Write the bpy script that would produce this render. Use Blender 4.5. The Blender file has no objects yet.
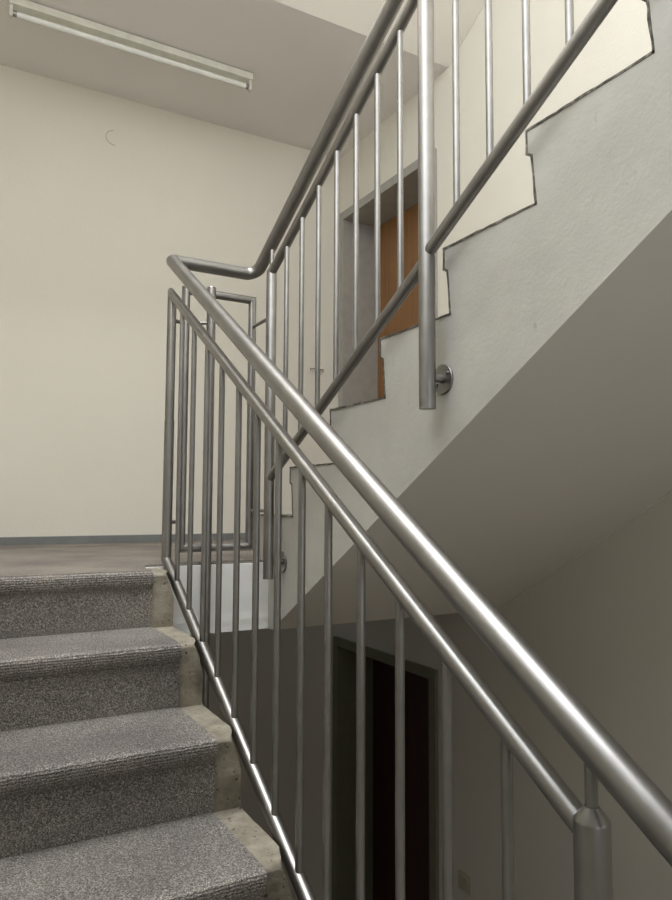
import bpy, bmesh, math, random
from mathutils import Vector, Matrix, noise
random.seed(7)
scene = bpy.context.scene
COL = scene.collection

# ------------------------------------------------------------------ materials
def new_mat(name):
    m = bpy.data.materials.new(name); m.use_nodes = True
    nt = m.node_tree
    b = nt.nodes['Principled BSDF']
    return m, nt, b

def srgb(r, g, b):
    f = lambda c: (c/255/12.92) if c/255 <= 0.04045 else ((c/255+0.055)/1.055)**2.4
    return (f(r), f(g), f(b), 1)

def tex_coord(nt):
    n = nt.nodes.new('ShaderNodeNewGeometry')
    return n.outputs['Position']

def noise_tex(nt, vec, scale, detail=4, rough=.55, stretch=None):
    if stretch:
        mp = nt.nodes.new('ShaderNodeMapping'); mp.inputs['Scale'].default_value = stretch
        nt.links.new(vec, mp.inputs['Vector']); vec = mp.outputs['Vector']
    n = nt.nodes.new('ShaderNodeTexNoise'); n.inputs['Scale'].default_value = scale
    n.inputs['Detail'].default_value = detail; n.inputs['Roughness'].default_value = rough
    nt.links.new(vec, n.inputs['Vector'])
    return n.outputs['Fac']

def ramp(nt, fac, stops):
    r = nt.nodes.new('ShaderNodeValToRGB')
    els = r.color_ramp.elements
    while len(els) < len(stops): els.new(.5)
    for e, (p, c) in zip(els, stops):
        e.position = p; e.color = c
    nt.links.new(fac, r.inputs['Fac'])
    return r.outputs['Color']

def mix(nt, fac, a, b, mode='MIX'):
    n = nt.nodes.new('ShaderNodeMix'); n.data_type = 'RGBA'; n.blend_type = mode
    if isinstance(fac, (int, float)): n.inputs['Factor'].default_value = fac
    else: nt.links.new(fac, n.inputs['Factor'])
    for s, v in (('A', a), ('B', b)):
        i = [k for k in n.inputs if k.name == s and k.type == 'RGBA'][0]
        if isinstance(v, tuple): i.default_value = v
        else: nt.links.new(v, i)
    return [o for o in n.outputs if o.type == 'RGBA'][0]

def bump(nt, b, height, strength, dist=.002):
    n = nt.nodes.new('ShaderNodeBump'); n.inputs['Strength'].default_value = strength
    n.inputs['Distance'].default_value = dist
    nt.links.new(height, n.inputs['Height'])
    nt.links.new(n.outputs['Normal'], b.inputs['Normal'])

def plaster(name, col, col2, bscale=90, bstr=.35, rough=.85):
    m, nt, b = new_mat(name)
    v = tex_coord(nt)
    c = ramp(nt, noise_tex(nt, v, 1.6, 3), [(.35, col), (.7, col2)])
    nt.links.new(c, b.inputs['Base Color'])
    b.inputs['Roughness'].default_value = rough
    bump(nt, b, noise_tex(nt, v, bscale, 3, .6), bstr, .003)
    return m

M = {}
M['wall'] = plaster('cream wall paint', srgb(214, 210, 198), srgb(217, 213, 202))
M['ceiling'] = plaster('ceiling paint', srgb(224, 220, 217), srgb(227, 223, 220), 60, .15)
M['soffit'] = plaster('soffit paint', srgb(221, 217, 208), srgb(225, 221, 212), 40, .15)
M['deepwall'] = plaster('lower storey wall paint', srgb(196, 176, 120), srgb(200, 180, 124))
M['landing_slab'] = plaster('white slab paint', srgb(226, 226, 222), srgb(232, 231, 228), 40, .3)

def painted_concrete():
    m, nt, b = new_mat('painted rough concrete')
    v = tex_coord(nt)
    c = ramp(nt, noise_tex(nt, v, 3.0, 5), [(.3, srgb(174, 171, 163)), (.7, srgb(193, 190, 181))])
    # small dirt flecks and drips left in the paint
    fl = noise_tex(nt, v, 26, 6, .7, (1, 1, .35))
    c = mix(nt, ramp(nt, fl, [(.66, (0, 0, 0, 1)), (.76, (.5, .5, .5, 1))]), c, srgb(120, 115, 104))
    nt.links.new(c, b.inputs['Base Color'])
    b.inputs['Roughness'].default_value = .62
    h = mix(nt, .35, noise_tex(nt, v, 22, 4), noise_tex(nt, v, 120, 3))
    bump(nt, b, h, .4, .004)
    return m
M['painted'] = painted_concrete()

def worn_edge():
    m, nt, b = new_mat('worn dark step surface')
    v = tex_coord(nt)
    c = ramp(nt, noise_tex(nt, v, 45, 6, .7), [(.35, srgb(62, 58, 50)), (.52, srgb(96, 92, 82)), (.68, srgb(150, 146, 135))])
    nt.links.new(c, b.inputs['Base Color'])
    b.inputs['Roughness'].default_value = .9
    bump(nt, b, noise_tex(nt, v, 90, 4), .6, .004)
    return m
M['worn'] = worn_edge()

def raw_concrete():
    m, nt, b = new_mat('bare concrete')
    v = tex_coord(nt)
    c = ramp(nt, noise_tex(nt, v, 9, 7, .65), [(.28, srgb(84, 78, 66)), (.5, srgb(134, 127, 112)), (.74, srgb(172, 166, 150))])
    pit = noise_tex(nt, v, 95, 2, .5)
    pm = ramp(nt, pit, [(.28, (1, 1, 1, 1)), (.345, (0, 0, 0, 1))])
    c = mix(nt, pm, c, srgb(52, 47, 40))
    nt.links.new(c, b.inputs['Base Color'])
    b.inputs['Roughness'].default_value = .8
    h = mix(nt, .5, noise_tex(nt, v, 40, 5), pit)
    bump(nt, b, h, .7, .005)
    return m
M['concrete'] = raw_concrete()

def carpet(name, dark, mid, light, ribs=False):
    m, nt, b = new_mat(name)
    v = tex_coord(nt)
    n1 = noise_tex(nt, v, 520, 2, .6, (.7, 1.3, 1.2))
    n2 = noise_tex(nt, v, 240, 3, .65)
    f = mix(nt, .4, n1, n2)
    c = ramp(nt, f, [(.34, dark), (.5, mid), (.64, light)])
    wear = ramp(nt, noise_tex(nt, v, 3.2, 3), [(.35, srgb(214, 208, 206)), (.66, srgb(255, 250, 240))])
    c = mix(nt, 1.0, c, wear, 'MULTIPLY')
    nt.links.new(c, b.inputs['Base Color'])
    b.inputs['Roughness'].default_value = 1.0
    b.inputs['Specular IOR Level'].default_value = .1
    if ribs:
        w = nt.nodes.new('ShaderNodeTexWave'); w.wave_type = 'BANDS'; w.bands_direction = 'Z'
        w.inputs['Scale'].default_value = 46; w.inputs['Distortion'].default_value = 3.5
        w.inputs['Detail'].default_value = 2; w.inputs['Detail Scale'].default_value = 2
        nt.links.new(v, w.inputs['Vector'])
        h = mix(nt, .65, w.outputs['Fac'], f)
        bump(nt, b, h, 1.0, .006)
    else:
        bump(nt, b, f, 1.0, .008)
    return m
CD, CM, CL = srgb(62, 61, 60), srgb(136, 134, 132), srgb(222, 219, 215)
M['carpet'] = carpet('grey loop carpet', CD, CM, CL)
M['carpet_nose'] = carpet('grey loop carpet bent over edge', CD, CM, CL, True)
M['landing_carpet'] = carpet('beige grey landing carpet', srgb(108, 104, 99), srgb(148, 144, 138), srgb(186, 182, 176))

def steel():
    m, nt, b = new_mat('brushed stainless steel')
    v = tex_coord(nt)
    c = ramp(nt, noise_tex(nt, v, 14, 4), [(.3, srgb(140, 138, 135)), (.7, srgb(154, 152, 149))])
    nt.links.new(c, b.inputs['Base Color'])
    b.inputs['Metallic'].default_value = 1
    r = nt.nodes.new('ShaderNodeMapRange')
    r.inputs['To Min'].default_value = .36; r.inputs['To Max'].default_value = .42
    nt.links.new(noise_tex(nt, v, 40, 4), r.inputs['Value'])
    nt.links.new(r.outputs['Result'], b.inputs['Roughness'])
    return m
M['steel'] = steel()

def simple(name, col, rough=.5, metal=0, var=.0, vs=20):
    m, nt, b = new_mat(name)
    v = tex_coord(nt)
    d = tuple(c*(1-.12) for c in col[:3])+(1,)
    c = ramp(nt, noise_tex(nt, v, vs, 3), [(.3, d), (.65, col)])
    nt.links.new(c, b.inputs['Base Color'])
    b.inputs['Roughness'].default_value = rough; b.inputs['Metallic'].default_value = metal
    return m
M['base'] = simple('grey baseboard paint', srgb(118, 120, 119), .5)
M['frame'] = simple('grey door frame paint', srgb(158, 155, 148), .45)
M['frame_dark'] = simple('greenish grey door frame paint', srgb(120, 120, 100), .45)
M['light_body'] = simple('off white enamel', srgb(214, 213, 202), .4)
M['tube'] = simple('unlit fluorescent tube glass', srgb(226, 226, 220), .2)
M['dark'] = simple('dark gap', srgb(60, 57, 52), .8)
M['lowfloor'] = simple('brown lower landing floor', srgb(150, 124, 92), .7)
M['hair'] = simple('thin grey hair', srgb(128, 120, 104), .8)
M['plate'] = simple('cream switch plastic', srgb(192, 184, 160), .4)

def wood(name, a, bcol):
    m, nt, b = new_mat(name)
    v = tex_coord(nt)
    n = noise_tex(nt, v, 7, 6, .6, (8, 8, .35))
    c = ramp(nt, n, [(.3, a), (.7, bcol)])
    nt.links.new(c, b.inputs['Base Color']); b.inputs['Roughness'].default_value = .45
    return m
M['wood'] = wood('orange brown wood veneer', srgb(122, 86, 50), srgb(146, 106, 66))
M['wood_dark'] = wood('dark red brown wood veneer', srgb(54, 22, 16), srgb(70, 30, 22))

# ------------------------------------------------------------------ helpers
def link(name, bm, mat, parent=None, smooth=0, props=None):
    bmesh.ops.recalc_face_normals(bm, faces=bm.faces)
    me = bpy.data.meshes.new(name); bm.to_mesh(me); bm.free()
    o = bpy.data.objects.new(name, me); COL.objects.link(o)
    if isinstance(mat, (list, tuple)):
        for q in mat: me.materials.append(q)
    else: me.materials.append(mat)
    if smooth:
        for p in me.polygons: p.use_smooth = True
        me.set_sharp_from_angle(angle=math.radians(smooth))
    if parent is not None:
        o.parent = parent
        o.matrix_parent_inverse = Matrix.Translation(parent.location).inverted()
    return o

def thing(name, label, cat, loc, group=None):
    o = bpy.data.objects.new(name, None); COL.objects.link(o)
    o.empty_display_size = .1; o.location = loc
    o['label'] = label; o['category'] = cat
    if group: o['group'] = group
    return o
def tag(o, label, cat, group=None):
    o['label'] = label; o['category'] = cat
    if group: o['group'] = group
    return o
def struct(o): o['kind'] = 'structure'; return o

def add_box(bm, a, b, mi=0):
    x0, y0, z0 = a; x1, y1, z1 = b
    v = [bm.verts.new(p) for p in ((x0,y0,z0),(x1,y0,z0),(x1,y1,z0),(x0,y1,z0),(x0,y0,z1),(x1,y0,z1),(x1,y1,z1),(x0,y1,z1))]
    fs = [bm.faces.new([v[i] for i in f]) for f in ((0,3,2,1),(4,5,6,7),(0,1,5,4),(1,2,6,5),(2,3,7,6),(3,0,4,7))]
    for f in fs: f.material_index = mi
    return fs
def box(name, a, b, mat, parent=None, bev=0):
    bm = bmesh.new(); add_box(bm, a, b)
    if bev: bmesh.ops.bevel(bm, geom=bm.edges[:], offset=bev, segments=2, affect='EDGES', profile=.6)
    return link(name, bm, mat, parent)

def add_tube(bm, path, r, seg=20, cap=True):
    """tube of constant radius along a polyline with mitred corners"""
    P = [Vector(p) for p in path]; n = len(P)
    T = [(P[i+1]-P[i]).normalized() for i in range(n-1)]
    up = Vector((0, 0, 1)) if abs(T[0].z) < .95 else Vector((0, 1, 0))
    a = T[0].cross(up).normalized(); b = a.cross(T[0]).normalized()
    ring = [P[0] + r*(math.cos(2*math.pi*k/seg)*a + math.sin(2*math.pi*k/seg)*b) for k in range(seg)]
    rings = [[bm.verts.new(p) for p in ring]]
    for i in range(1, n):
        t = T[i-1]
        nrm = t if i == n-1 else (T[i-1]+T[i]).normalized()
        ring = [p + t*((P[i]-p).dot(nrm)/t.dot(nrm)) for p in ring]
        rings.append([bm.verts.new(p) for p in ring])
    for A, B in zip(rings, rings[1:]):
        for k in range(seg):
            bm.faces.new((A[k], A[(k+1) % seg], B[(k+1) % seg], B[k]))
    if cap:
        bm.faces.new(rings[0][::-1]); bm.faces.new(rings[-1])
def tube(name, path, r, parent=None, mat=None, seg=20):
    bm = bmesh.new(); add_tube(bm, path, r, seg)
    return link(name, bm, mat or M['steel'], parent, 32)

def add_lathe(bm, base, axis, prof, seg=24):
    axis = Vector(axis).normalized(); base = Vector(base)
    up = Vector((0, 0, 1)) if abs(axis.z) < .9 else Vector((0, 1, 0))
    a = axis.cross(up).normalized(); b = axis.cross(a)
    rs = []
    for r, h in prof:
        if r < 1e-6: rs.append([bm.verts.new(base+axis*h)])
        else: rs.append([bm.verts.new(base+axis*h+r*(math.cos(2*math.pi*k/seg)*a+math.sin(2*math.pi*k/seg)*b)) for k in range(seg)])
    for A, B in zip(rs, rs[1:]):
        for k in range(seg):
            j = (k+1) % seg
            if len(A) == 1: bm.faces.new((A[0], B[j], B[k]))
            elif len(B) == 1: bm.faces.new((A[k], A[j], B[0]))
            else: bm.faces.new((A[k], A[j], B[j], B[k]))
    if len(rs[0]) > 1: bm.faces.new(rs[0][::-1])
    if len(rs[-1]) > 1: bm.faces.new(rs[-1])

def densify(poly, step, jit, closed=True, keep=None):
    out = []
    n = len(poly)
    for i in range(n if closed else n-1):
        a, b = Vector(poly[i]), Vector(poly[(i+1) % n])
        m = max(1, int((b-a).length/step))
        for k in range(m):
            p = a.lerp(b, k/m)
            if jit and not (keep and keep(p)):
                q = Vector((p.x*60, p.y*60, 3.7))
                p = p + Vector((noise.noise(q), noise.noise(q+Vector((9, 4, 2)))))*jit
            out.append(p)
    if not closed: out.append(Vector(poly[-1]))
    return out

def prism_x(bm, poly, x0, x1, bev=0, mi=0):
    """polygon in the (Y,Z) plane extruded along X"""
    A = [bm.verts.new((x0, p[0], p[1])) for p in poly]
    B = [bm.verts.new((x1, p[0], p[1])) for p in poly]
    n = len(poly)
    f0 = bm.faces.new(A); f1 = bm.faces.new(B[::-1])
    for i in range(n):
        bm.faces.new((A[i], B[i], B[(i+1) % n], A[(i+1) % n]))
    if bev:
        e = [k for k in f0.edges]+[k for k in f1.edges]
        bmesh.ops.bevel(bm, geom=e, offset=bev, segments=2, affect='EDGES', profile=.6)

def round_corner(a, c, b, r, n=5):
    """points of an arc that rounds the corner c between a and b (2-D or 3-D)"""
    a, b, c = Vector(a), Vector(b), Vector(c)
    u, v = (a-c).normalized(), (b-c).normalized()
    ang = u.angle(v); d = r/math.tan(ang/2)
    p, q = c+u*d, c+v*d
    ctr = c+(u+v).normalized()*(r/math.sin(ang/2))
    out = []
    for i in range(n+1):
        w = p.lerp(q, i/n)-ctr
        out.append(ctr+w.normalized()*r)
    return out

# ------------------------------------------------------------------ measures
H, G = .17, .2875            # rise and going
XS, XR, XL = .4148, 1.491, -1.22   # stringer face, right wall, left wall
YB = 1.59                    # back wall
YE = .215                    # landing edge
ZC = 2.395                   # underside of the slab above
ZF = -2.6                    # landing below
Y1 = .3247                   # first nose of the rising flight
YF = -3.6                    # wall behind the camera
S = H/G

# ------------------------------------------------------------------ shell
def wall_right():
    bm = bmesh.new()
    # panels around the two door openings
    doors = [(0.603, 1.55, 0.0, 2.008), (0.618, 1.598, ZF, -.593)]
    zs = [ZF-.3, ZF, -.633, 0.0, 1.968, 6.0]
    y0, y1 = YF-.2, 1.95
    T = .3
    add_box(bm, (XR, y0, zs[0]), (XR+T, y1, ZF))
    d = doors[1]
    add_box(bm, (XR, y0, ZF), (XR+T, d[0], d[3])); add_box(bm, (XR, d[1], ZF), (XR+T, y1, d[3]))
    add_box(bm, (XR, y0, d[3]), (XR+T, y1, 0))
    d = doors[0]
    add_box(bm, (XR, y0, 0), (XR+T, d[0], d[3])); add_box(bm, (XR, d[1], 0), (XR+T, y1, d[3]))
    add_box(bm, (XR, y0, d[3]), (XR+T, y1, 6))
    return struct(link('wall_right', bm, M['wall']))
wall_right()
def plain(name, a, b, mat): return struct(box(name, a, b, mat))
plain('wall_back', (XL-.2, YB, 0), (XR, YB+.2, 6), M['wall'])
plain('wall_back_lower', (XL-.2, 1.76, ZF-.3), (XR, 1.96, -.237), M['wall'])
LW = (-3.5, -.9, 1.6, 4.4)      # tall window in the left wall above the upper half landing
bm = bmesh.new()
add_box(bm, (XL-.2, YF-.2, ZF-.3), (XL, LW[0], 6)); add_box(bm, (XL-.2, LW[1], ZF-.3), (XL, YB, 6))
add_box(bm, (XL-.2, LW[0], ZF-.3), (XL, LW[1], LW[2])); add_box(bm, (XL-.2, LW[0], LW[3]), (XL, LW[1], 6))
struct(link('wall_left', bm, M['wall']))

# wall behind the camera with one window for each half landing
WX0, WX1 = -.95, 1.2
WIN = [(-.35, .9), (1.5, 3.4)]
bm = bmesh.new()
add_box(bm, (XL, YF-.2, ZF-.3), (WX0, YF, 6)); add_box(bm, (WX1, YF-.2, ZF-.3), (XR, YF, 6))
zz = [ZF-.3, WIN[0][0], WIN[0][1], WIN[1][0], WIN[1][1], 6]
for a, b in ((0, 1), (2, 3), (4, 5)): add_box(bm, (WX0, YF-.2, zz[a]), (WX1, YF, zz[b]))
struct(link('wall_front', bm, M['wall']))
for i, (z0, z1) in enumerate(WIN):
    bm = bmesh.new()
    for a, b in (((WX0, z0), (WX0+.06, z1)), ((WX1-.06, z0), (WX1, z1)), ((WX0+.06, z0), (WX1-.06, z0+.06)), ((WX0+.06, z1-.06), (WX1-.06, z1)), ((.1, z0+.06), (.16, z1-.06))):
        add_box(bm, (a[0], YF-.14, a[1]), (b[0], YF-.08, b[1]))
    struct(link('window_%d' % (i+1), bm, M['light_body']))

# floors and slabs
bm = bmesh.new()
add_box(bm, (XL, YE, -.237), (XS, YB, 0)); add_box(bm, (XS, YE, -.237), (XR, YB, 0)); add_box(bm, (XL, 0.0, -.237), (0, YE, -.004))
bmesh.ops.remove_doubles(bm, verts=bm.verts, dist=1e-5)
bm.free()
bm = bmesh.new()
edge = densify([(YE, -.237), (YE, 0)], .02, .0018, False)
poly = [(YB, 0), (YB, -.237)] + edge
prism_x(bm, poly, XL, XR)
struct(link('floor', bm, M['landing_slab']))
plain('floor_lower', (XL, YF, ZF-.2), (XR, 1.76, ZF), M['lowfloor'])
plain('floor_half_landing', (XL, YF, -1.60), (XR, -2.30+.29, -1.36), M['landing_slab'])
plain('floor_half_landing_upper', (XL, YF, 1.12), (XR, -1.72, 1.36), M['landing_slab'])
plain('ceiling', (XL, .497, ZC), (XR, YB, ZC+.205), M['ceiling'])
SK = (-1.1, .30, -2.1, .4)      # roof light over the stairwell
bm = bmesh.new()
add_box(bm, (XL, YF, 5.0), (XR, SK[2], 5.2)); add_box(bm, (XL, SK[3], 5.0), (XR, YB, 5.2))
add_box(bm, (XL, SK[2], 5.0), (SK[0], SK[3], 5.2)); add_box(bm, (SK[1], SK[2], 5.0), (XR, SK[3], 5.2))
struct(link('ceiling_upper', bm, M['ceiling']))

# skirting
def board(name, a, b):
    return struct(box(name, a, b, M['base'], bev=.003))
board('baseboard_back', (XL, YB-.013, 0.004), (XR, YB, .048))

# ------------------------------------------------------------------ doors
def door(n, y0, y1, z0, z1, frame_mat, leaf_mat, zlev):
    w, dep = .05, .235
    bm = bmesh.new()
    yo, yi = y0+w, y1-w
    # face strips stand 6 mm proud of the wall, the lining runs back to the leaf
    for a, b in (((y0, z0), (yo, z1)), ((yi, z0), (y1, z1)), ((yo, z1-w), (yi, z1))):
        add_box(bm, (XR-.020, a[0], a[1]), (XR+dep+.05, b[0], b[1]))
    f = struct(link('door_%d' % n, bm, frame_mat))
    leaf = box('leaf', (XR+dep, yo, z0+.005), (XR+dep+.045, yi, z1-w), leaf_mat, f)
    bm = bmesh.new()
    add_lathe(bm, (XR+dep, yo+.07, z0+1.05), (-1, 0, 0), [(.024, 0), (.024, .008), (.009, .01), (.009, .045), (.0, .046)], 16)
    add_tube(bm, [(XR+dep-.042, yo+.07, z0+1.05), (XR+dep-.042, yo+.19, z0+1.05)], .009, 12)
    link('handle', bm, M['steel'], leaf, 40)
door(1, .593, 1.56, 0, 2.018, M['frame'], M['wood'], 0)
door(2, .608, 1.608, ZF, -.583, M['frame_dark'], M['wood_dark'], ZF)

# ------------------------------------------------------------------ rising flight
def up_profile(k0, n, y1, z0, ou=.024):
    """outline from the bottom inner corner to the top, a list of (Y,Z)"""
    pts = []
    for k in range(1, n+1):
        yn = y1-(k-1)*G; zt = z0+k*H
        pts += [(yn-ou, zt-H), (yn-.014, zt-.056), (yn, zt-.048), (yn, zt)]
    pts.append((y1-n*G-ou+.0, z0+n*H))
    return pts
def offset_poly(pts, d):
    """open polyline shifted to its left by d with mitred joints"""
    out = []
    P = [Vector(p) for p in pts]
    for i, p in enumerate(P):
        ns = []
        if i > 0: t = (P[i]-P[i-1]).normalized(); ns.append(Vector((-t.y, t.x)))
        if i < len(P)-1: t = (P[i+1]-P[i]).normalized(); ns.append(Vector((-t.y, t.x)))
        if len(ns) == 2:
            m = (ns[0]+ns[1]).normalized(); out.append(p+m*(d/max(.35, m.dot(ns[0]))))
        else: out.append(p+ns[0]*d)
    return out

def rising_flight(name, label, y1, z0, y_end, z_end, nstep, x0, x1, group=None, detail=True, edge_y=None):
    root = thing(name, label, 'stairs', (.5*(x0+x1), y1, z0), group)
    prof = up_profile(1, nstep, y1, z0)
    TH = .005
    body = [Vector(p) for p in offset_poly(prof, TH)]      # leave room for the covering
    body = [Vector(p) for p in prof]
    top = prof[-1]
    soff = lambda Y: z_end + (y_end-Y)*S
    yt = top[0]
    poly = body + [Vector((yt, soff(yt))), Vector((y_end, z_end))]
    if edge_y is not None:
        poly += [Vector((edge_y, z_end)), Vector((edge_y, z0)) ]
    onsoff = lambda p: abs(p.y-soff(p.x)) < .004
    poly = densify(poly, .025, .0016 if detail else 0, True, onsoff)
    bm = bmesh.new(); prism_x(bm, poly, x0, x1)
    b = link('stringer', bm, [M['painted'], M['soffit']], root)
    for p in b.data.polygons:
        if p.normal.z < -.3 and abs(p.normal.x) < .1: p.material_index = 1
    # each step's worn top and riser
    for k in range(nstep):
        seg = prof[4*k:4*k+5]
        if k == nstep-1: seg = seg[:4]+[prof[-1]]
        line = densify(seg, .02, 0, False)
        outer = offset_poly(line, -TH)
        ring = []
        for j, (a, c) in enumerate(zip(line, outer)):
            q = Vector((a.x*70, a.y*70, 1.3+k))
            a2 = a + (a-c)*(.30*noise.noise(q)+.10)
            c2 = c + (a-c)*(.55*noise.noise(q+Vector((5, 5, 5))))
            ring.append((a2, c2))
        poly = [r[0] for r in ring]+[r[1] for r in ring[::-1]]
        bm = bmesh.new(); prism_x(bm, poly, x0-.0015, x1)
        link('tread', bm, M['worn'], root)
    return root
rising_flight('stair_flight', 'painted concrete stair flight rising to the right with bare worn step edges', Y1, 0, .178, -.237, 8, XS, XR-.001, edge_y=YE)
rising_flight('stair_flight', 'pale sloping underside of the next stair flight at the top of the picture', .50, ZC+.206, .4955, ZC, 8, XS, XR-.001, detail=False, edge_y=.496)

# thin caulk line where the soffit meets the right wall
bm = bmesh.new()
def so(Y): return -.237+(.178-Y)*S
add_tube(bm, [(XR-.002, .15, so(.15)-.003), (XR-.002, -1.6, so(-1.6)-.003)], .006, 8)
struct(link('trim_1', bm, M['wall'], None, 40))

# ------------------------------------------------------------------ lower, carpeted flight
NL = 8
def down_profile(off, xoff=0):
    pts = [(.30, 0)]
    for k in range(NL):
        pts += [(-k*G+off, -k*H), (-k*G+.02+.004, -(k+1)*H)]
    return pts
root = thing('stair_flight', 'bare concrete stair flight under the grey carpet beside the railing', 'stairs', (-.6, 0, 0))
pts = [(YE-.002, -.002), (.018, -.002)]
for k in range(NL):
    if k: pts.append((-k*G+.018, -k*H))
    pts.append((-k*G+.030, -(k+1)*H))
# round the noses a little
rp = []
for i, p in enumerate(pts):
    if 0 < i and i % 2 == 1: rp += round_corner(pts[i-1], p, pts[i+1], .009, 4)
    else: rp.append(Vector(p))
yb_ = pts[-1][0]
zt = pts[-1][1]
lo = [Vector((yb_-.0, zt)), Vector((yb_, zt-.12)), Vector((YE-.002, -.46)), ]
poly = rp + lo[1:]
poly = densify(poly, .02, .0022)
bm = bmesh.new(); prism_x(bm, poly, XL+.001, .012, bev=.005)
for v in bm.verts:                     # the outer corner of each nose is worn round
    if v.co.x > -.05:
        k = min(range(NL), key=lambda i: (v.co.y+i*G-.018)**2+(v.co.z+i*H)**2)
        d = math.hypot(v.co.y+k*G-.018, v.co.z+k*H)
        v.co.x -= .006+.030*max(0, 1-d/.085)**1.2 + .002*noise.noise(Vector((k*3, v.co.y*40, v.co.z*40)))
link('step_block', bm, M['concrete'], root)

XC = -.065
def carpet_profile(k):
    """centre line of carpet covering step k from the foot of the riser above to the foot of its own riser"""
    y_in = (-(k-1)*G+.016) if k else .02
    z = -k*H+.0075
    yn = -k*G
    nose = round_corner((y_in, z), (yn, z), (yn+.002, z-.05), .013, 6)
    tread = [Vector((y_in, z))] + ([Vector((y_in-.06, z)), Vector((y_in-.15, z+.0008))] if k else [])
    lip = [Vector((yn+.001, z-.034))] + [Vector((yn+.007, z-.046)), Vector((yn+.013, z-.052))]
    riser = [Vector((yn+.0135, z-.060)), Vector((yn+.0165, -(k+1)*H+.008))]
    return tread, nose, lip, riser
def strip(name, line, th, x0, x1, mat, parent, jag=.0):
    bm = bmesh.new()
    line = densify([Vector(p) for p in line], .02, 0, False)
    back = offset_poly(line, th)
    nx = 60
    A = []; B = []
    for i in range(nx+1):
        x = x0+(x1-x0)*i/nx
        A.append([bm.verts.new((x + (jag*noise.noise(Vector((x*3, p.x*50, p.y*50))) if i == nx else 0), p.x, p.y+.0012*noise.noise(Vector((x*9, p.x*9, p.y*9))))) for p in line])
        B.append([bm.verts.new((x, p.x, p.y)) for p in back])
    for i in range(nx):
        for j in range(len(line)-1):
            bm.faces.new((A[i][j], A[i][j+1], A[i+1][j+1], A[i+1][j]))
            bm.faces.new((B[i][j], B[i+1][j], B[i+1][j+1], B[i][j+1]))
    for j in range(len(line)-1):
        bm.faces.new((A[0][j], B[0][j], B[0][j+1], A[0][j+1]))
        bm.faces.new((A[nx][j], A[nx][j+1], B[nx][j+1], B[nx][j]))
    for i in range(nx):
        bm.faces.new((A[i][0], A[i+1][0], B[i+1][0], B[i][0]))
        j = len(line)-1
        bm.faces.new((A[i][j], B[i][j], B[i+1][j], A[i+1][j]))
    return link(name, bm, mat, parent, 50)
run = thing('stair_carpet', 'speckled grey carpet runner laid over the concrete steps', 'carpet', (-.6, 0, 0))
for k in range(NL):
    t, n, l, r = carpet_profile(k)
    x0, x1 = XL+.01, XC
    strip('tread_pile', t+[n[0]], .0085, x0, x1, M['carpet'], run, .003) if k else None
    strip('nosing', n+l, .0085, x0, x1, M['carpet_nose'], run, .003)
    strip('riser_pile', [l[-1]]+r, .0085, x0, x1, M['carpet'], run, .003)

# landing carpet: L-shaped sheet with the slab edge left bare
bm = bmesh.new()
z0, z1 = .0005, .0085
outline = [(XL+.01, .0215), (XC, .0215), (XC, .10), (XC+.03, YE+.015), (XS-.012, YE+.02), (XS-.012, Y1+.012), (XR-.025, Y1+.012), (XR-.025, YB-.016), (XL+.01, YB-.015)]
A = [bm.verts.new((x, y, z1)) for x, y in outline]; B = [bm.verts.new((x, y, z0)) for x, y in outline]
bm.faces.new(A); bm.faces.new(B[::-1])
for i in range(len(A)):
    j = (i+1) % len(A); bm.faces.new((A[i], B[i], B[j], A[j]))
o = link('landing_carpet', bm, M['landing_carpet'])
tag(o, 'beige grey carpet covering the landing below the baseboard', 'carpet')

# ------------------------------------------------------------------ railings
TR = .0156       # frame tube
BR = .0083       # baluster
HR = .0228       # handrail
xl, xu = .03, .36
YP = .201        # plane of the end of the lower railing

lt = lambda Y: .8156+.6245*Y          # lower top rail
lb = lambda Y: -.0914+.5786*Y          # lower bottom rail
lh = lambda Y: .9325+.6271*Y         # lower handrail
def post_bm(x, y, z0, z1, zh, r=.0212, rs=.0075):
    bm = bmesh.new()
    add_lathe(bm, (x, y, 0), (0, 0, 1), [(r, z0), (r, z1-.017), (r*.97, z1-.014), (rs*1.25, z1), (rs*1.2, z1+.001)], 28)
    return bm
def spigot(x, y, z1, zh, parent, r=.0078):
    bm = bmesh.new(); add_lathe(bm, (x, y, 0), (0, 0, 1), [(r, z1-.004), (r, zh)], 16)
    link('spigot', bm, M['steel'], parent, 40)
def flange(x_face, x_post, y, z, parent):
    """round wall plate with its spacer and two screw heads"""
    bm = bmesh.new()
    s = 1 if x_face > x_post else -1
    add_lathe(bm, (x_face, y, z), (-s, 0, 0), [(.0375, 0), (.0375, .0045), (.036, .006), (.0, .0061)], 36)
    L = abs(x_face-x_post)
    add_lathe(bm, (x_face, y, z), (-s, 0, 0), [(.0105, .005), (.0105, .022), (.0085, .026), (.0085, L-.012)], 20)
    for a in (-.5, math.pi-.5):
        add_lathe(bm, (x_face-s*.005, y+.025*math.cos(a), z+.025*math.sin(a)), (-s, 0, 0), [(.0055, 0), (.0055, .003), (.003, .005), (0, .0052)], 12)
    link('mounting_flange', bm, M['steel'], parent, 40)

low = thing('railing', 'steel baluster railing along the carpeted steps in the foreground', 'railing', (xl, YP, 0))
YLP = -1.586     # near post
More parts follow.
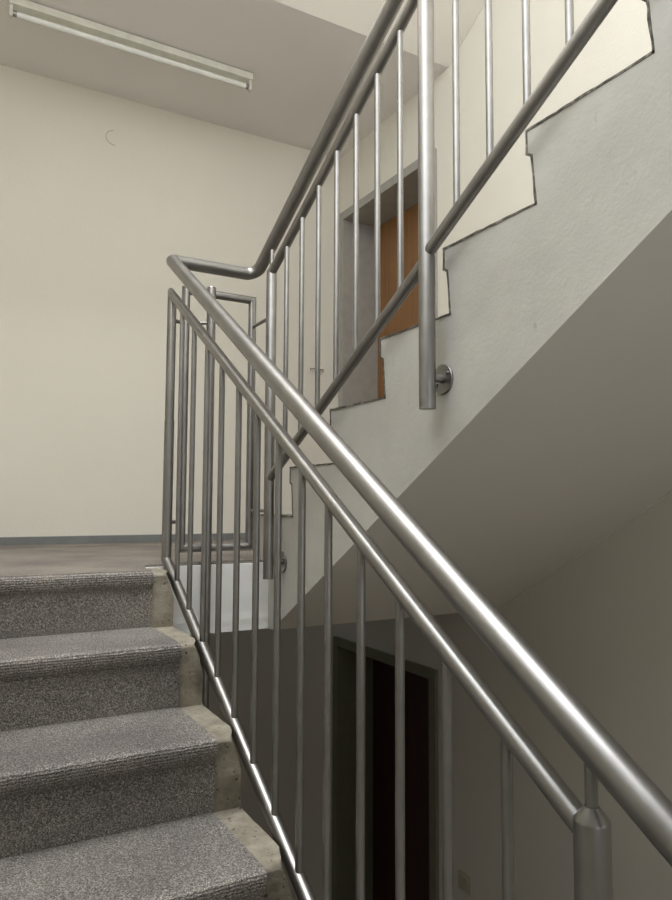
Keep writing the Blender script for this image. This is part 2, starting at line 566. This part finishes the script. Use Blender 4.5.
# mitred outer frame: top rail + end upright + bottom rail, welded pieces
tube('top_rail', [(xl, YLP, lt(YLP)), (xl, YP, lt(YP)), (xl, YP, .5)], TR, low)
tube('bottom_rail', [(xl, YP, .5), (xl, YP, lb(YP)), (xl, YLP+.01, lb(YLP+.01))], .0168, low)
for Y in [.076, -.053, -.182, -.309, -.439, -.567, -.693, -.815, -.934, -1.060, -1.186, -1.312, -1.442]:
    tube('baluster', [(xl, Y, lb(Y)+.004), (xl, Y, lt(Y)-.004)], BR, low, seg=14)
p = link('post', post_bm(xl, YLP, -1.30, lt(YLP)+.036, 0, .0218), M['steel'], low, 32)
spigot(xl, YLP, lt(YLP)+.034, lh(YLP)-.01, p)

ut = lambda Y: 1.0495+.539*(.0851-Y)
ub = lambda Y: .3193+.557*(.0646-Y)
uh = lambda Y: 1.0823+.536*(.2213-Y)
upr = thing('railing', 'steel baluster railing fixed to the side of the rising flight', 'railing', (xu, .115, 0))
YU = (.096, -.826, -1.75)
tube('top_rail', [(xu, YU[0], ut(YU[0])), (xu, YU[1], ut(YU[1]))], TR, upr)
tube('top_rail', [(xu, YU[1], ut(YU[1])), (xu, YU[2], ut(YU[2]))], TR, upr)
tube('bottom_rail', [(xu, YU[0]-.015, ub(YU[0]-.015)), (xu, YU[1], ub(YU[1]))], TR, upr)
tube('bottom_rail', [(xu, YU[1], ub(YU[1])+.012), (xu, YU[2], ub(YU[2])+.012)], TR, upr)
for Y in [-.03, -.145, -.261, -.377, -.490, -.603, -.713, -.942, -1.056, -1.169, -1.283, -1.397, -1.511, -1.625]:
    tube('baluster', [(xu, Y, ub(Y)+.004), (xu, Y, ut(Y)-.004)], BR, upr, seg=14)
for i, (Y, zb) in enumerate(zip(YU, (-.045, .447, .95))):
    zt_ = ut(Y)+.004
    p = link('post', post_bm(xu, Y, zb, zt_+.016, 0, .0205 if i else .0185), M['steel'], upr, 32)
    spigot(xu, Y, zt_+.012, uh(Y)-.01, p)
    flange(XS, xu, Y+.006 if i else .09, zb+.078 if i else .012, p) if i else flange(XS, xu, Y, .012, p)

# continuous handrail over both railings
A = Vector((xl, YP+.008, lh(YP+.008))); B = Vector((xu, .238, uh(.238)))
N0 = Vector((xl, -2.6, lh(-2.6))); N1 = Vector((xu, -1.9, uh(-1.9)))
path = [N0] + round_corner(N0, A, B, .012, 4) + round_corner(A, B, N1, .045, 8) + [N1]
bm = bmesh.new(); add_tube(bm, path, HR, 32)
o = link('handrail', bm, M['steel'], None, 40)
tag(o, 'thick round steel handrail running down the foreground and turning at the landing', 'handrail')

# guard frame at the landing edge
gd = thing('landing_guard', 'narrow rectangular steel guard frame at the landing edge between the two railings', 'railing', (.22, .235, 0))
gx0, gx1, gz0, gz1, gy = .090, .345, .060, .974, .235
bm = bmesh.new()
gr = .0145
loop = [(gx0, gy, gz0), (gx0, gy, gz1), (gx1, gy, gz1), (gx1, gy, gz0)]
mid = Vector(((gx0+gx1)/2, gy, gz0))
add_tube(bm, [mid, loop[0], loop[1], loop[2], loop[3], mid], gr, 20, False)
link('frame', bm, M['steel'], gd, 32)
bm = bmesh.new(); add_lathe(bm, (.171, .196, 0), (0, 0, 1), [(.0160, -.62), (.0160, .984), (.013, .988), (0, .9881)], 20)
ps = link('support_post', bm, M['steel'], gd, 35)
tube('pin', [(xl, YP, .852), (gx0, gy, .852)], .0063, gd, seg=10)
tube('pin', [(xl, YP, .152), (gx0, gy, .152)], .0063, gd, seg=10)
tube('pin', [(gx0, gy, .857), (.171, .196, .857)], .0063, gd, seg=10)
tube('pin', [(gx1, gy, .872), (xu, YU[0], .882)], .0063, gd, seg=10)
tube('pin', [(gx1, gy, .19), (xu, YU[0], .192)], .0063, gd, seg=10)
tube('bracket', [(.171, .196, -.18), (.171, YE, -.18)], .008, gd, seg=10)

# ------------------------------------------------------------------ fluorescent light
lx0, lx1, ly = -.468, .660, 1.045
lt_ = thing('ceiling_light', 'unlit fluorescent batten light with bare tube on the landing ceiling', 'ceiling light', ((lx0+lx1)/2, ly, ZC))
box('housing', (lx0, ly-.022, ZC-.038), (lx1, ly+.03, ZC-.004), M['light_body'], lt_, .002)
box('gap_shade', (lx0+.03, ly-.015, ZC-.005), (lx1-.03, ly+.022, ZC), M['dark'], lt_)  # dark strip: shade of the gap between housing and ceiling, put into colour
for s, x in ((1, lx0), (-1, lx1)):
    bm = bmesh.new()
    a = x+s*.003; b = x+s*.016
    add_box(bm, (min(a, b), ly-.014, ZC-.090), (max(a, b), ly+.014, ZC-.036))
    bmesh.ops.bevel(bm, geom=bm.edges[:], offset=.003, segments=2, affect='EDGES')
    link('lampholder', bm, M['light_body'], lt_)
bm = bmesh.new()
add_lathe(bm, (lx0+.018, ly, ZC-.070), (1, 0, 0), [(.0128, .014), (.013, .02), (.013, lx1-lx0-.056), (.0128, lx1-lx0-.05)], 20)
tb = link('tube', bm, M['tube'], lt_, 40)
for x in (lx0+.0165, lx1-.0325):
    bm = bmesh.new(); add_lathe(bm, (x, ly, ZC-.070), (1, 0, 0), [(.0133, 0), (.0133, .016)], 20)
    link('end_cap', bm, M['steel'], tb, 40)

# ------------------------------------------------------------------ small things on the walls
sw = thing('light_switch', 'small square light switch low on the dark right wall', 'switch', (XR, .415, -1.478))
box('plate', (XR-.008, .372, -1.519), (XR, .458, -1.437), M['plate'], sw, .003)
box('rocker', (XR-.012, .388, -1.504), (XR-.007, .442, -1.452), M['plate'], sw, .002)

hk = thing('wall_hook', 'little metal hook on the cream back wall left of the door', 'hook', (1.34, YB, 1.02))
bm = bmesh.new(); add_lathe(bm, (1.34, YB, 1.022), (0, -1, 0), [(.012, 0), (.012, .004), (.004, .006), (.004, .03), (.007, .032), (.007, .036), (0, .037)], 14)
link('peg', bm, M['steel'], hk, 40)
bm = bmesh.new(); add_tube(bm, [(1.285, YB-.018, 1.014), (1.285, YB-.020, 1.028), (1.37, YB-.020, 1.028), (1.37, YB-.018, 1.012)], .0035, 10)
link('bar', bm, M['steel'], hk, 40)

bm = bmesh.new()
arc = []
for i in range(15):
    a = math.radians(100+i*12.5)
    arc.append((.103+.046*math.cos(a)*1.0, YB-.0008, 2.162+.040*math.sin(a)))
add_tube(bm, arc, .0011, 6)
o = link('hair', bm, M['hair'], None, 40)
tag(o, 'fine curved dark hair stuck high on the cream back wall', 'hair')

# ------------------------------------------------------------------ daylight
def area(name, loc, rot, sx, sy, power, col):
    l = bpy.data.lights.new(name, 'AREA'); l.shape = 'RECTANGLE'; l.size = sx; l.size_y = sy
    l.energy = power; l.color = col
    o = bpy.data.objects.new(name, l); COL.objects.link(o); o.location = loc; o.rotation_euler = rot
    return o
for i, (z0, z1), pw in zip((1, 2), WIN, (9, 38)):
    area('window_daylight', ((WX0+WX1)/2, YF-.05, (z0+z1)/2), (math.radians(90), 0, 0), WX1-WX0-.1, z1-z0-.1, pw, (1, .98, .95))
area('side_window_daylight', (XL-.08, (LW[0]+LW[1])/2, (LW[2]+LW[3])/2), (0, math.radians(-90), 0), LW[3]-LW[2]-.05, LW[1]-LW[0]-.05, 100, (.92, .95, 1.0))
area('roof_light_daylight', ((SK[0]+SK[1])/2, (SK[2]+SK[3])/2, 5.05), (0, 0, 0), SK[1]-SK[0], SK[3]-SK[2], 285, (.94, .965, 1))
w = bpy.data.worlds.new('sky'); scene.world = w; w.use_nodes = True
bg = w.node_tree.nodes['Background']; bg.inputs['Color'].default_value = (.75, .85, 1, 1); bg.inputs['Strength'].default_value = .6

# ------------------------------------------------------------------ camera
cx, cy, cz, yaw, pit, rol, f = -0.6681, -2.1976, 0.2204, 29.4932, 4.2469, 0.2916, 711.3823
yaw, pit, rol = map(math.radians, (yaw, pit, rol))
fwd = Vector((math.sin(yaw)*math.cos(pit), math.cos(yaw)*math.cos(pit), math.sin(pit)))
r = Vector((math.cos(yaw), -math.sin(yaw), 0)); u = r.cross(fwd)
r2 = r*math.cos(rol)+u*math.sin(rol); u2 = -r*math.sin(rol)+u*math.cos(rol)
cam = bpy.data.cameras.new('camera'); co = bpy.data.objects.new('camera', cam); COL.objects.link(co)
m = Matrix((r2, u2, -fwd)).transposed().to_4x4(); m.translation = (cx, cy, cz)
co.matrix_world = m
cam.sensor_fit = 'VERTICAL'; cam.sensor_height = 24; cam.lens = f/900*24; cam.clip_start = .01
scene.camera = co

scene.view_settings.view_transform = 'Standard'
scene.view_settings.look = 'None'
scene.view_settings.gamma = 1
scene.view_settings.use_curve_mapping = False
scene.view_settings.exposure = -.17
scene.cycles.use_denoising = True
scene.cycles.max_bounces = 12
scene.cycles.diffuse_bounces = 8
